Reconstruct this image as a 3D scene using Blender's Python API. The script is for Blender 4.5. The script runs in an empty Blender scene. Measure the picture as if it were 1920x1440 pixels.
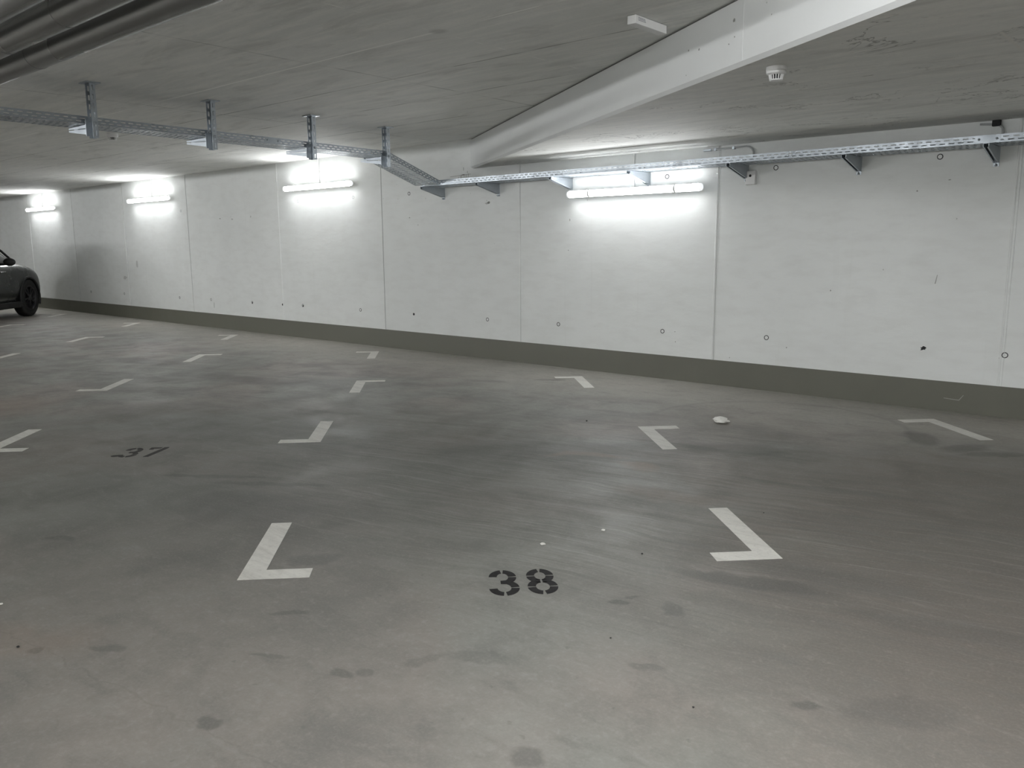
import bpy, bmesh, math, random
from mathutils import Vector, Matrix
random.seed(7)
R = math.radians
C = bpy.context.scene.collection
scene = bpy.context.scene

# ---------------------------------------------------------------- camera, world, exposure
D = 7.837      # face of the long wall
H = 2.80       # high slab
HL = 2.433     # low slab behind the downstand
cam_d = bpy.data.cameras.new('camera'); cam = bpy.data.objects.new('camera', cam_d); C.objects.link(cam)
cam_d.sensor_width = 36; cam_d.sensor_fit = 'HORIZONTAL'; cam_d.lens = 1548.25 / 1920 * 36
cam_d.clip_start = .02; cam_d.clip_end = 200
rt = Vector((0.75133653, 0.65988358, -0.00686132)); up = Vector((-0.1035815, 0.1281924, 0.98632529)); fw = Vector((-0.65173943, 0.74035152, -0.16466736))
m = Matrix((rt, up, -fw)).transposed().to_4x4(); m.translation = Vector((0, 0, 1.452)); cam.matrix_world = m
scene.camera = cam
w = bpy.data.worlds.new('world'); scene.world = w; w.use_nodes = True
w.node_tree.nodes['Background'].inputs[0].default_value = (.5, .52, .55, 1)
w.node_tree.nodes['Background'].inputs[1].default_value = 0.02
scene.view_settings.view_transform = 'Standard'; scene.view_settings.look = 'None'
scene.view_settings.gamma = 1; scene.view_settings.use_curve_mapping = False
scene.view_settings.exposure = 0.0
WALL_LAMP = 48.0      # emission of the tubes on the long wall
AISLE_LAMP = 155.0   # tube over the viewer
REAR_LAMP = 580.0    # tube farther right behind the viewer
OPPOSITE_FILL = 195.0  # unseen tubes on the opposite wall, added to brighten the ceiling

# ---------------------------------------------------------------- helpers
def tag(o, label=None, cat=None, group=None, kind=None):
    if label: o['label'] = label
    if cat: o['category'] = cat
    if group: o['group'] = group
    if kind: o['kind'] = kind
    return o

def thing(name, label, cat, loc=(0, 0, 0), rz=0, group=None):
    o = bpy.data.objects.new(name, None); C.objects.link(o); o.location = loc; o.rotation_euler = (0, 0, rz)
    o.empty_display_size = .1
    return tag(o, label, cat, group)

class MB:
    def __init__(s): s.v = []; s.f = []; s.mi = []
    def add(s, vs, fs, M=None, mi=0):
        n = len(s.v)
        s.v += [tuple(M @ Vector(p)) if M else tuple(p) for p in vs]
        s.f += [[n + i for i in f] for f in fs]; s.mi += [mi] * len(fs)
    def box(s, a, b, M=None, mi=0):
        x0, y0, z0 = a; x1, y1, z1 = b
        s.add([(x0,y0,z0),(x1,y0,z0),(x1,y1,z0),(x0,y1,z0),(x0,y0,z1),(x1,y0,z1),(x1,y1,z1),(x0,y1,z1)],
              [(0,3,2,1),(4,5,6,7),(0,1,5,4),(1,2,6,5),(2,3,7,6),(3,0,4,7)], M, mi)
    def prism(s, pts, z0, z1, M=None, mi=0):      # pts ccw in xy
        n = len(pts)
        s.add([(x, y, z0) for x, y in pts] + [(x, y, z1) for x, y in pts],
              [list(range(n))[::-1], list(range(n, 2*n))] + [(i, (i+1) % n, n + (i+1) % n, n + i) for i in range(n)], M, mi)
    def quad(s, a, b, c, d, M=None, mi=0): s.add([a, b, c, d], [(0, 1, 2, 3)], M, mi)
    def lathe(s, prof, n=24, M=None, mi=0, cap=True):   # prof (r,z) about z
        k = len(prof)
        vs = [(r*math.cos(2*math.pi*i/n), r*math.sin(2*math.pi*i/n), z) for i in range(n) for r, z in prof]
        fs = [(i*k+j, ((i+1) % n)*k+j, ((i+1) % n)*k+j+1, i*k+j+1) for i in range(n) for j in range(k-1)]
        if cap:
            fs.append([i*k for i in range(n)][::-1]); fs.append([i*k+k-1 for i in range(n)])
        s.add(vs, fs, M, mi)
    def tube(s, pts, r, n=10, M=None, mi=0):
        P = [Vector(p) for p in pts]; rings = []
        u = None
        for i, p in enumerate(P):
            t = (P[min(i+1, len(P)-1)] - P[max(i-1, 0)]).normalized()
            if u is None:
                u = t.orthogonal().normalized()
            u = (u - t * u.dot(t)).normalized(); v = t.cross(u)
            rings.append([p + (u*math.cos(a) + v*math.sin(a)) * r for a in [2*math.pi*j/n for j in range(n)]])
        vs = [q for rg in rings for q in rg]; k = len(P)
        fs = [(i*n+j, i*n+(j+1) % n, (i+1)*n+(j+1) % n, (i+1)*n+j) for i in range(k-1) for j in range(n)]
        fs.append(list(range(n))[::-1]); fs.append([(k-1)*n+j for j in range(n)])
        s.add(vs, fs, M, mi)
    def build(s, name, mats, parent=None, smooth=False, bevel=0, solid=0, seg=2, angle=35):
        me = bpy.data.meshes.new(name); me.from_pydata(s.v, [], s.f)
        if not isinstance(mats, (list, tuple)): mats = [mats]
        for q in mats: me.materials.append(q)
        for i, p in enumerate(me.polygons): p.material_index = s.mi[i]
        bm = bmesh.new(); bm.from_mesh(me); bmesh.ops.recalc_face_normals(bm, faces=bm.faces[:]) if not solid else None
        if smooth:
            for e in bm.edges:
                if len(e.link_faces) == 2 and e.calc_face_angle(0) > R(angle): e.smooth = False
            for f in bm.faces: f.smooth = True
        bm.to_mesh(me); bm.free()
        o = bpy.data.objects.new(name, me); C.objects.link(o)
        if parent: o.parent = parent
        if solid:
            md = o.modifiers.new('solid', 'SOLIDIFY'); md.thickness = solid; md.offset = 0
        if bevel:
            md = o.modifiers.new('bevel', 'BEVEL'); md.width = bevel; md.segments = seg; md.limit_method = 'ANGLE'; md.angle_limit = R(40)
        return o

def copy_tree(o, parent=None):
    c = o.copy(); C.objects.link(c); c.parent = parent
    for ch in [x for x in bpy.data.objects if x.parent == o]: copy_tree(ch, c)
    return c

# ---------------------------------------------------------------- materials
class NT:
    def __init__(s, name):
        s.m = bpy.data.materials.new(name); s.m.use_nodes = True; s.t = s.m.node_tree
        s.b = s.t.nodes['Principled BSDF']; s.geo = s.t.nodes.new('ShaderNodeNewGeometry'); s.pos = s.geo.outputs['Position']
    def n(s, typ, **k):
        x = s.t.nodes.new('ShaderNode' + typ)
        for a, v in k.items(): setattr(x, a, v)
        return x
    def put(s, sock, v):
        if isinstance(v, bpy.types.NodeSocket): s.t.links.new(v, sock)
        elif v is not None: sock.default_value = v
    def math(s, op, a, b=None, c=None, clamp=False):
        x = s.n('Math', operation=op, use_clamp=clamp); s.put(x.inputs[0], a)
        if b is not None: s.put(x.inputs[1], b)
        if c is not None: s.put(x.inputs[2], c)
        return x.outputs[0]
    def mapping(s, v, loc=(0,0,0), rot=(0,0,0), scale=(1,1,1), kind='POINT'):
        x = s.n('Mapping', vector_type=kind); s.put(x.inputs[0], v)
        x.inputs['Location'].default_value = loc; x.inputs['Rotation'].default_value = rot; x.inputs['Scale'].default_value = scale
        return x.outputs[0]
    def noise(s, v, scale, detail=4, rough=.55, dist=0):
        x = s.n('TexNoise'); s.put(x.inputs['Vector'], v); x.inputs['Scale'].default_value = scale
        x.inputs['Detail'].default_value = detail; x.inputs['Roughness'].default_value = rough; x.inputs['Distortion'].default_value = dist
        return x.outputs[0]
    def ramp(s, v, a, b, lo=0., hi=1.):
        x = s.n('MapRange'); x.clamp = True; s.put(x.inputs[0], v)
        for i, q in zip((1, 2, 3, 4), (a, b, lo, hi)): x.inputs[i].default_value = q
        return x.outputs[0]
    def mix(s, f, a, b, mode='MIX'):
        x = s.n('Mix', data_type='RGBA', blend_type=mode); s.put(x.inputs[0], f)
        for i, q in ((6, a), (7, b)):
            s.put(x.inputs[i], q if isinstance(q, bpy.types.NodeSocket) else (*q, 1))
        return x.outputs[2]
    def sep(s, v):
        x = s.n('SeparateXYZ'); s.put(x.inputs[0], v); return x.outputs
    def bump(s, h, strength=.3, dist=.01):
        x = s.n('Bump'); s.put(x.inputs['Height'], h); x.inputs['Strength'].default_value = strength; x.inputs['Distance'].default_value = dist
        s.t.links.new(x.outputs[0], s.b.inputs['Normal'])
    def blob(s, v, c, r, rot=0):      # soft ellipse mask round a spot of the floor
        q = s.mapping(v, (c[0], c[1], 0), (0, 0, rot), (r[0], r[1], 1000), 'TEXTURE')
        g = s.n('TexGradient', gradient_type='SPHERICAL'); s.put(g.inputs[0], q); return g.outputs[0]
    def line(s, coord, at, wd):      # 1 on a thin line coord == at
        d = s.math('ABSOLUTE', s.math('SUBTRACT', coord, at)); return s.ramp(d, wd*.4, wd, 1, 0)
    def out(s, col, rough=.6, metal=0., spec=None):
        s.put(s.b.inputs['Base Color'], col if isinstance(col, bpy.types.NodeSocket) else (*col, 1))
        s.put(s.b.inputs['Roughness'], rough); s.b.inputs['Metallic'].default_value = metal
        if spec is not None: s.b.inputs['Specular IOR Level'].default_value = spec
        return s.m

def simple(name, col, rough=.5, metal=0., var=.12, scale=30, bump=0):
    t = NT(name); tc = t.n('TexCoord').outputs['Object']
    f = t.noise(tc, scale, 3)
    c = t.mix(f, tuple(x*(1-var) for x in col), tuple(min(1, x*(1+var)) for x in col))
    if bump: t.bump(f, bump, .002)
    return t.out(c, t.ramp(f, .3, .7, max(0, rough-.06), min(1, rough+.06)), metal)

def mat_wall():
    t = NT('white_painted_concrete'); p = t.pos
    big = t.noise(p, .7, 3); mid = t.noise(t.mapping(p, scale=(1, 1, 3)), 3.2, 5, .6); fine = t.noise(p, 60, 4, .6)
    c = t.mix(t.ramp(big, .35, .65), (.78, .795, .78), (.84, .855, .84))
    c = t.mix(t.ramp(mid, .45, .75, 0, .35), c, (.67, .67, .645))
    vo = t.n('TexVoronoi'); t.put(vo.inputs['Vector'], t.mapping(p, scale=(1, 1, .7))); vo.inputs['Scale'].default_value = 7.0
    rnd = t.sep(vo.outputs['Color'])[0]
    pit = t.math('MULTIPLY', t.ramp(vo.outputs['Distance'], .03, .05, 1, 0), t.ramp(rnd, .72, .80))
    c = t.mix(t.math('MULTIPLY', pit, .55), c, (.25, .25, .23))
    st = t.noise(t.mapping(p, scale=(14, 1, .5)), 1.0, 3); c = t.mix(t.ramp(st, .62, .8, 0, .12), c, (.60, .60, .57))
    h = t.math('SUBTRACT', t.math('ADD', t.math('MULTIPLY', fine, .25), t.math('MULTIPLY', mid, 1.2)), t.math('MULTIPLY', pit, 1.5))
    t.bump(h, .35, .006)
    return t.out(c, .62, 0, .35)

def mat_ceiling(name, low=False):
    t = NT(name); p = t.pos; x, y, z = t.sep(p)
    big = t.noise(p, .6, 3); grain = t.noise(t.mapping(p, scale=(1.2, 9, 1), rot=(0, 0, 0)), 1.6, 6, .62, .3); fine = t.noise(p, 35, 4, .65)
    if low: grain = t.noise(t.mapping(p, rot=(0, 0, R(20)), scale=(1.5, 7, 1)), 1.6, 6, .68, .6)
    c = t.mix(t.ramp(big, .35, .65), (.74, .75, .725), (.80, .805, .78))
    c = t.mix(t.ramp(grain, .42, .64, 0, .7), c, (.88, .875, .84)); dk = t.noise(t.mapping(p, scale=(.9, 3.2, 1), loc=(4, 7, 0)), 1.4, 6, .68, .5); c = t.mix(t.ramp(dk, .52, .70, 0, .55), c, (.50, .50, .475))
    c = t.mix(t.ramp(fine, .5, .8, 0, .35), c, (.64, .64, .615))
    brk = t.ramp(t.noise(p, 2.2, 2), .42, .55)
    wob = t.math('MULTIPLY', t.math('SUBTRACT', t.noise(p, 1.5, 2), .5), .02)
    xx = t.math('ADD', x, wob); yy = t.math('ADD', y, wob)
    if not low:
        seams = None
        for a in (4.66, 5.5, 6.42):
            l = t.line(yy, a, .011); seams = l if seams is None else t.math('MAXIMUM', seams, l)
        for i in range(10):
            l = t.line(xx, -5.37 - 2.65*i, .009); seams = t.math('MAXIMUM', seams, l)
        c = t.mix(t.math('MULTIPLY', seams, t.ramp(brk, 0, 1, .15, .6)), c, (.14, .14, .13))
        # pale filler: along y = 3.86 and x = -4.0, in broken strokes
        l1 = t.math('MULTIPLY', t.line(yy, 3.86, .012), t.ramp(t.noise(p, 1.9, 2), .40, .5))
        l2 = t.math('MULTIPLY', t.line(xx, -4.02, .006), t.ramp(t.noise(p, 5, 2), .5, .6))
        c = t.mix(t.math('MAXIMUM', l1, l2), c, (.97, .97, .94))
        d = t.blob(p, (-4.0, 3.86), (.09, .07)); c = t.mix(t.ramp(d, .1, .6, 0, .35), c, (.22, .22, .2))
    else:
        rg = t.math('ABSOLUTE', t.math('SUBTRACT', t.noise(t.mapping(p, scale=(1, 1.6, 1), rot=(0,0,.4)), 1.3, 5, .6, .8), .5))
        c = t.mix(t.math('MULTIPLY', t.ramp(rg, .002, .010, 1, 0), t.ramp(t.noise(p, 1.2, 1), .45, .6, 0, .6)), c, (.2, .2, .185))
        l = t.math('MULTIPLY', t.line(xx, -.98, .012), t.math('MULTIPLY', t.ramp(y, 4.6, 4.65), t.ramp(y, 5.1, 5.15, 1, 0)))
        c = t.mix(l, c, (.8, .79, .75))
    t.bump(t.math('ADD', t.math('MULTIPLY', fine, .3), grain), .25, .006)
    return t.out(c, .75, 0, .3)

def mat_floor():
    t = NT('worn_screed'); p = t.pos; x, y, z = t.sep(p)
    wob = t.n('TexNoise'); t.put(wob.inputs['Vector'], p); wob.inputs['Scale'].default_value = 2.3; wob.inputs['Detail'].default_value = 3
    vm = t.n('VectorMath', operation='MULTIPLY_ADD'); t.put(vm.inputs[0], wob.outputs['Color']); vm.inputs[1].default_value = (.5, .5, 0)
    t.put(vm.inputs[2], t.mapping(p, (-.25, -.25, 0))); pw = vm.outputs[0]
    vm2 = t.n('VectorMath', operation='MULTIPLY_ADD'); wob2 = t.n('TexNoise'); t.put(wob2.inputs['Vector'], p); wob2.inputs['Scale'].default_value = 9
    t.put(vm2.inputs[0], wob2.outputs['Color']); vm2.inputs[1].default_value = (.10, .10, 0); t.put(vm2.inputs[2], t.mapping(p, (-.05, -.05, 0))); ps = vm2.outputs[0]
    hue = t.noise(p, .55, 3, .55, .6); big = t.noise(p, .45, 4, .55, .5); mid = t.noise(p, 2.4, 5, .6, .4); fine = t.noise(p, 90, 3, .7)
    c = t.mix(t.ramp(hue, .44, .56), (.282, .280, .254), (.305, .270, .243))
    c = t.mix(t.ramp(big, .40, .66, 0, .5), c, (.165, .162, .148))
    c = t.mix(t.ramp(mid, .44, .68, 0, .60), c, (.150, .147, .134))
    c = t.mix(t.ramp(mid, .30, .45, .25, 0), c, (.29, .285, .262))
    # dusty strip by the wall
    wl = t.ramp(t.math('ADD', y, t.math('MULTIPLY', t.noise(p, .9, 3), 1.6)), 6.6, 7.9)
    c = t.mix(t.math('MULTIPLY', wl, .75), c, (.40, .38, .335))
    # dark driven lane between the bays and tyre polish, with some shade painted in
    lane_shade = t.math('MULTIPLY', t.ramp(t.blob(pw, (-4.9, 2.9), (3.6, 2.6), R(-10)), .08, .6), 1.)
    c = t.mix(t.math('MULTIPLY', lane_shade, .62), c, (.115, .116, .104))
    right_brown = t.ramp(t.blob(pw, (-.2, 4.6), (2.6, 3.4), R(-12)), .05, .5)  # darker, browner floor towards the right
    c = t.mix(t.math('MULTIPLY', right_brown, .9), c, (.145, .126, .106))
    # long, slightly curved streaks rubbed in by turning wheels
    bend = t.math('ADD', y, t.math('ADD', t.math('MULTIPLY', x, -.16), t.math('MULTIPLY', t.math('MULTIPLY', x, x), .012)))
    wobs = t.math('MULTIPLY', t.math('SUBTRACT', t.noise(p, .8, 3), .5), .35)
    for sx, sy, seed, lo, hi, amt, col, mk in ((.45, 9, 0, .50, .66, .62, (.105, .104, .094), ((-3.4, 4.1), (3.8, 2.2), R(8))),
                                         (.55, 15, 5, .56, .70, .34, (.36, .355, .325), ((-3.2, 3.7), (2.6, 1.3), R(5))),
                                         (.8, 30, 9, .50, .66, .45, (.11, .108, .098), ((-2.6, 4.1), (3.0, 1.4), R(8))),
                                         (1.2, 62, 15, .50, .64, .55, (.12, .118, .106), ((-2.7, 4.0), (4.2, 2.3), R(8))),
                                         (1.0, 50, 19, .54, .68, .40, (.40, .395, .36), ((-2.7, 3.75), (3.6, 1.7), R(8))),
                                         (.3, 6, 3, .52, .70, .45, (.13, .126, .116), ((-9.0, 4.6), (8.0, 2.6), 0)),
                                         (.5, 11, 7, .55, .72, .35, (.33, .32, .29), ((-8.0, 5.2), (8.0, 2.6), 0)),
                                         (.5, 8, 11, .52, .70, .40, (.11, .10, .09), ((-.8, 4.2), (2.4, 2.6), 0))):
        cb = t.n('CombineXYZ'); t.put(cb.inputs[0], t.math('MULTIPLY', x, sx)); t.put(cb.inputs[1], t.math('MULTIPLY', t.math('ADD', bend, wobs), sy)); cb.inputs[2].default_value = seed
        sN = t.noise(cb.outputs[0], 1.0, 6, .68)
        msk = t.ramp(t.blob(pw, *mk), .02, .55)
        c = t.mix(t.math('MULTIPLY', t.math('MULTIPLY', t.ramp(sN, lo, hi), amt), msk), c, col)
    scuff = t.noise(t.mapping(p, rot=(0, 0, R(-30)), scale=(1.2, 4.5, 1)), 2.2, 6, .7, .5)
    c = t.mix(t.ramp(scuff, .54, .72, 0, .38), c, (.14, .137, .125)); c = t.mix(t.ramp(scuff, .30, .44, .22, 0), c, (.34, .33, .305))
    # one round tyre trace by the wall
    q = t.mapping(ps, (2.75, -6.35, 0)); qx, qy, qz = t.sep(q); rr = t.math('SQRT', t.math('ADD', t.math('MULTIPLY', qx, qx), t.math('MULTIPLY', qy, qy)))
    ring = t.math('MULTIPLY', t.ramp(t.math('ABSOLUTE', t.math('SUBTRACT', rr, 1.02)), .0, .05, 1, 0), t.ramp(y, 5.7, 6.4))
    c = t.mix(t.math('MULTIPLY', ring, .35), c, (.15, .148, .135))
    dark = [((-3.15, 2.16), (.16, .09), 45, .5), ((-2.27, 1.14), (.045, .045), 0, .55), ((-1.40, 1.65), (.07, .06), 0, .55), ((-1.80, 2.69), (.06, .035), 40, .7),
            ((-1.585, 2.77), (.05, .09), 60, .55), ((-2.2, 1.6), (.05, .04), 0, .5), ((-2.15, 1.66), (.05, .03), 0, .4), ((-1.37, 6.47), (.28, .12), 60, .6),
            ((-1.17, 6.4), (.3, .09), 40, .6), ((-1.7, 6.6), (.3, .14), 120, .6), ((-2.6, 5.4), (.5, .22), 30, .4), ((-.91, 2.44), (.07, .04), 30, .6), ((-4.1, 2.4), (.55, .35), 20, .45),
            ((-4.85, 2.6), (.5, .05), 35, .6), ((-4.4, 2.75), (.5, .05), 35, .5), ((-4.39, 1.49), (.12, .05), 30, .6), ((-1.45, 3.25), (.40, .09), 20, .6), ((-1.2, 3.5), (.5, .12), 10, .35),
            ((-5.6, 7.0), (.22, .07), 30, .5), ((-6.1, 6.5), (.3, .1), 20, .35), ((-1.78, 2.78), (.05, .02), 30, .6), ((-2.75, 1.75), (.10, .03), 40, .5), ((-2.5, 1.5), (.1, .02), 30, .4),
            ((-1.42, 2.32), (.09, .03), 20, .4), ((-1.9, 2.0), (.14, .05), 20, .35), ((-2.05, 1.85), (.10, .04), 70, .3), ((-3.0, 1.15), (.10, .03), 30, .45), ((-3.2, .95), (.04, .03), 0, .7),
            ((-.7, 3.3), (.5, .10), 15, .3), ((-.65, 2.6), (.25, .12), 40, .3), ((-10.5, 4.9), (1.2, .25), 10, .35), ((-8.2, 4.9), (1.4, .3), 15, .3), ((-3.6, 4.5), (1.2, .35), 38, .35)]
    msk = None
    for cc, rad, ang, k in dark:
        b = t.ramp(t.blob(ps, cc, rad, R(ang)), .06, .42, 0, k); msk = b if msk is None else t.math('MAXIMUM', msk, b)
    c = t.mix(t.math('MULTIPLY', msk, .9), c, (.07, .068, .062))
    rust = None
    for cc, rad, ang, k in [((-3.35, 4.55), (.35, .10), 40, .5), ((-2.9, 4.55), (.22, .14), 0, .6), ((-8.6, 2.6), (.9, .5), 0, .4), ((-3.3, 1.0), (.35, .2), 30, .35), ((-2.4, 4.1), (.4, .2), 20, .3)]:
        b = t.ramp(t.blob(pw, cc, rad, R(ang)), .08, .6, 0, k); rust = b if rust is None else t.math('MAXIMUM', rust, b)
    c = t.mix(rust, c, (.27, .205, .165))
    sm = t.noise(t.mapping(ps, rot=(0, 0, R(-40)), scale=(1, 1.9, 1)), 4.2, 4, .6); c = t.mix(t.ramp(sm, .57, .72, 0, .45), c, (.15, .146, .134))
    gr = t.noise(p, 30, 5, .7); c = t.mix(t.ramp(gr, .42, .62, .22, 0), c, (.16, .157, .145)); c = t.mix(t.ramp(gr, .55, .72, 0, .22), c, (.37, .36, .335))
    sp = t.ramp(t.noise(p, 26, 2, .5), .70, .76, 0, .35); c = t.mix(sp, c, (.12, .12, .11))
    c = t.mix(t.ramp(fine, .45, .75, 0, .16), c, (.40, .39, .36))
    # hairline crack near the viewer
    q = t.mapping(ps, (3.05, -1.0, 0), (0, 0, 0)); q = t.mapping(q, rot=(0, 0, R(-8))); cx, cy, cz = t.sep(q)
    cr = t.math('MULTIPLY', t.line(cy, 0, .006), t.ramp(cx, 1.2, 1.3, 1, 0)); c = t.mix(t.math('MULTIPLY', cr, .16), c, (.1, .1, .09))
    t.bump(t.math('ADD', t.math('MULTIPLY', fine, .2), t.math('MULTIPLY', mid, .8)), .12, .004)
    return t.out(c, t.ramp(mid, .3, .7, .46, .62), 0, .35)

def mat_mark():
    t = NT('worn_white_road_paint'); p = t.pos
    a = t.noise(t.mapping(p, rot=(0, 0, R(-12)), scale=(1.5, 11, 1)), 1.5, 6, .7, .6); b = t.noise(p, 45, 4, .65)
    c = t.mix(t.ramp(a, .45, .72, 0, .5), (.70, .685, .635), (.40, .385, .35))
    c = t.mix(t.ramp(b, .5, .75, 0, .35), c, (.36, .35, .32))
    return t.out(c, .6)

def emit(name, col, s):
    t = NT(name); t.b.inputs['Base Color'].default_value = (.9, .9, .9, 1)
    t.b.inputs['Emission Color'].default_value = (*col, 1); t.b.inputs['Emission Strength'].default_value = s
    lw = t.n('TexCoord').outputs['Object']; f = t.noise(lw, 3, 1); t.put(t.b.inputs['Roughness'], t.ramp(f, 0, 1, .3, .4)); return t.m

def mat_zinc(name, col=(.52, .54, .56), rough=.36):
    t = NT(name); tc = t.n('TexCoord').outputs['Object']
    vo = t.n('TexVoronoi'); t.put(vo.inputs['Vector'], tc); vo.inputs['Scale'].default_value = 70
    n = t.noise(tc, 6, 4); g = t.sep(vo.outputs['Color'])[0]
    c = t.mix(t.math('MULTIPLY', g, .3), col, tuple(q*.78 for q in col)); c = t.mix(t.ramp(n, .4, .7, 0, .2), c, tuple(q*.8 for q in col))
    return t.out(c, t.ramp(n, .3, .7, rough-.06, rough+.12), .9)

M_wall = mat_wall(); M_ceil = mat_ceiling('board_marked_concrete'); M_low = mat_ceiling('rough_low_concrete', True); M_floor = mat_floor()
M_fascia = simple('white_painted_downstand', (.86, .875, .87), .6, 0, .03, 3, .3)
M_skirt = simple('olive_grey_skirting_paint', (.135, .134, .106), .5, 0, .08, 5, .1)
M_mark = mat_mark(); M_digit = simple('dark_stencil_paint', (.017, .016, .016), .55, 0, .25, 60)
M_digit_old = simple('faded_stencil_paint', (.042, .040, .037), .6, 0, .35, 40)
for q_ in (M_digit, M_digit_old):
    pb = q_.node_tree.nodes['Principled BSDF']; pb.inputs['Specular IOR Level'].default_value = .12
M_zinc = mat_zinc('galvanised_steel', (.44, .475, .51), .30); M_zinc_d = mat_zinc('galvanised_steel_bracket', (.50, .54, .58), .38)
M_pipe = simple('grey_pipe_jacket', (.21, .21, .205), .27, .45, .03, .4)
M_plastic = simple('white_plastic', (.80, .80, .79), .35, 0, .03, 20); M_grey = simple('grey_plastic', (.42, .43, .43), .45, 0, .05, 20)
M_dark = simple('dark_void', (.015, .015, .015), .7); M_ink = simple('grey_print', (.30, .30, .33), .6)
M_tube = emit('lit_diffuser', (.97, .985, 1.0), WALL_LAMP); M_tube2 = emit('lit_aisle_diffuser', (.97, .985, 1.0), AISLE_LAMP)
M_tubeB = emit('lit_rear_diffuser', (.97, .985, 1.0), REAR_LAMP); M_tubeC = emit('added_opposite_diffuser', (.97, .985, 1.0), OPPOSITE_FILL)
M_cap = emit('translucent_end_cap', (.95, .98, 1.0), .75)
M_paper = simple('crumpled_paper', (.80, .79, .74), .7, 0, .06, 90, .3); M_stone = simple('dark_grit', (.03, .03, .028), .8)

def struct(name, mb, mats, **k):
    o = mb.build(name, mats, **k); o['kind'] = 'structure'; return o

# ---------------------------------------------------------------- room shell
X0, X1, Y0 = -40.0, 9.0, -3.6
def step_y(x): return 4.94 - .63 * (x + 2.98)
b = MB(); b.box((X0-.3, Y0-.3, -.3), (X1+.3, D+.3, 0)); struct('floor', b, M_floor)

SEAMS = [-1.455, -4.10, -6.75, -9.36, -11.96, -14.97, -17.64, -20.25, -22.9, -25.55, -28.2, -30.85, -33.5]
b = MB(); b.box((X0-.3, D, 0), (X1+.3, D+.3, H+.25))
wl = struct('wall_back', b, M_wall)
# mortar ribs where the formwork panels met: thin raised arrises that belong to the wall
for i, sx in enumerate(SEAMS):
    b = MB(); w2 = .010 if i in (0, 1) else .006
    x = sx
    top = HL if sx > -7.4 else H
    b.add([(x-w2, D, .262), (x-w2*.3, D-.006, .262), (x+w2*.3, D-.006, .262), (x+w2, D, .262), (x-w2, D, top), (x-w2*.3, D-.006, top), (x+w2*.3, D-.006, top), (x+w2, D, top)],
          [(0,1,5,4), (1,2,6,5), (2,3,7,6), (0,3,2,1), (4,5,6,7), (0,4,7,3)])
    if i in (0, 1): b.add([(x+.022, D, .262), (x+.026, D-.004, .262), (x+.030, D, .262), (x+.022, D, top), (x+.026, D-.004, top), (x+.030, D, top)], [(0,1,4,3), (1,2,5,4), (0,2,1), (3,4,5), (0,3,5,2)])
    b.build('formwork_rib', M_wall, wl)
M_joint = simple('grey_joint_line', (.34, .34, .33), .8)
for sx, wd in ((-9.355, .006), (-6.745, .004), (-14.962, .006), (-20.245, .007), (-4.086, .004), (-17.63, .005)):
    b = MB(); b.box((sx, D-.0012, .262), (sx+wd, D, H if sx < -7.4 else HL)); b.build('joint_line', M_joint, wl)

def holes():
    lower = [(-19.6, .50, 0), (-17.9, .51, 0), (-15.49, .51, 0), (-14.3, .515, 0), (-12.906, .518, 2), (-11.979, .518, 1), (-11.402, .525, 2), (-9.924, .522, 0), (-8.734, .515, 1), (-7.315, .515, 0), (-6.146, .519, 0), (-4.704, .524, 0), (-3.512, .534, 0), (-1.424, .527, 0)]
    upper = [(-2.038, 2.188-.012, 0), (-3.491, 2.192-.012, 0), (-4.69, 2.167, 0), (-8.767, 2.177, 0), (-10.0, 2.18, 3), (-11.4, 2.18, 3), (-15.2, 2.15, 3), (-.9, 2.18, 0)]
    for x, z, k in lower + upper:
        r = .024 if k != 1 else .017
        M = Matrix.Translation((x, D, z)) @ Matrix.Rotation(R(90), 4, 'X')
        b = MB(); b.lathe([(r*.72, .0005), (r*.8, .003), (r, .003), (r*1.04, -.002)], 20, M, 0, cap=False)
        o = b.build('tie_hole_ring', M_dark if k != 3 else M_grey, wl, smooth=True)
        b = MB(); b.lathe([(.0001, .0012), (r*.74, .0012)], 20, M, 0, cap=False)
        b.build('tie_hole_plug', M_dark if k == 1 else M_wall, wl)
        if k == 2:
            b = MB(); b.lathe([(.0001, .004), (r*.5, .0035), (r*.55, 0)], 12, Matrix.Translation((.006, 0, -.004)) @ M, 0, cap=False); b.build('tie_hole_plug', M_dark, wl)
holes()
# broken-out spot and small nicks
def patch(name, pts, mat, y=D, t=.0015, par=None):
    b = MB(); n = len(pts)
    b.add([(x, y-t, z) for x, z in pts] + [(x, y, z) for x, z in pts], [list(range(n)), list(range(n, 2*n))[::-1]] + [(i, (i+1) % n, n+(i+1) % n, n+i) for i in range(n)])
    return b.build(name, mat, par or wl)
def blobpts(cx, cz, rx, rz, n=11, j=.35): return [(cx + rx*math.cos(2*math.pi*i/n)*(1+random.uniform(-j, j)), cz + rz*math.sin(2*math.pi*i/n)*(1+random.uniform(-j, j))) for i in range(n)]
patch('chipped_hole', blobpts(-2.057, .537, .026, .020, 13, .5), M_dark)
M_nick = simple('exposed_concrete', (.36, .36, .34), .8)
patch('nick', [(-2.005, 1.105), (-1.997, 1.105), (-1.986, 1.18), (-1.990, 1.182)], M_nick)
M_faint = simple('faint_filled_spot', (.56, .565, .55), .8)
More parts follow.
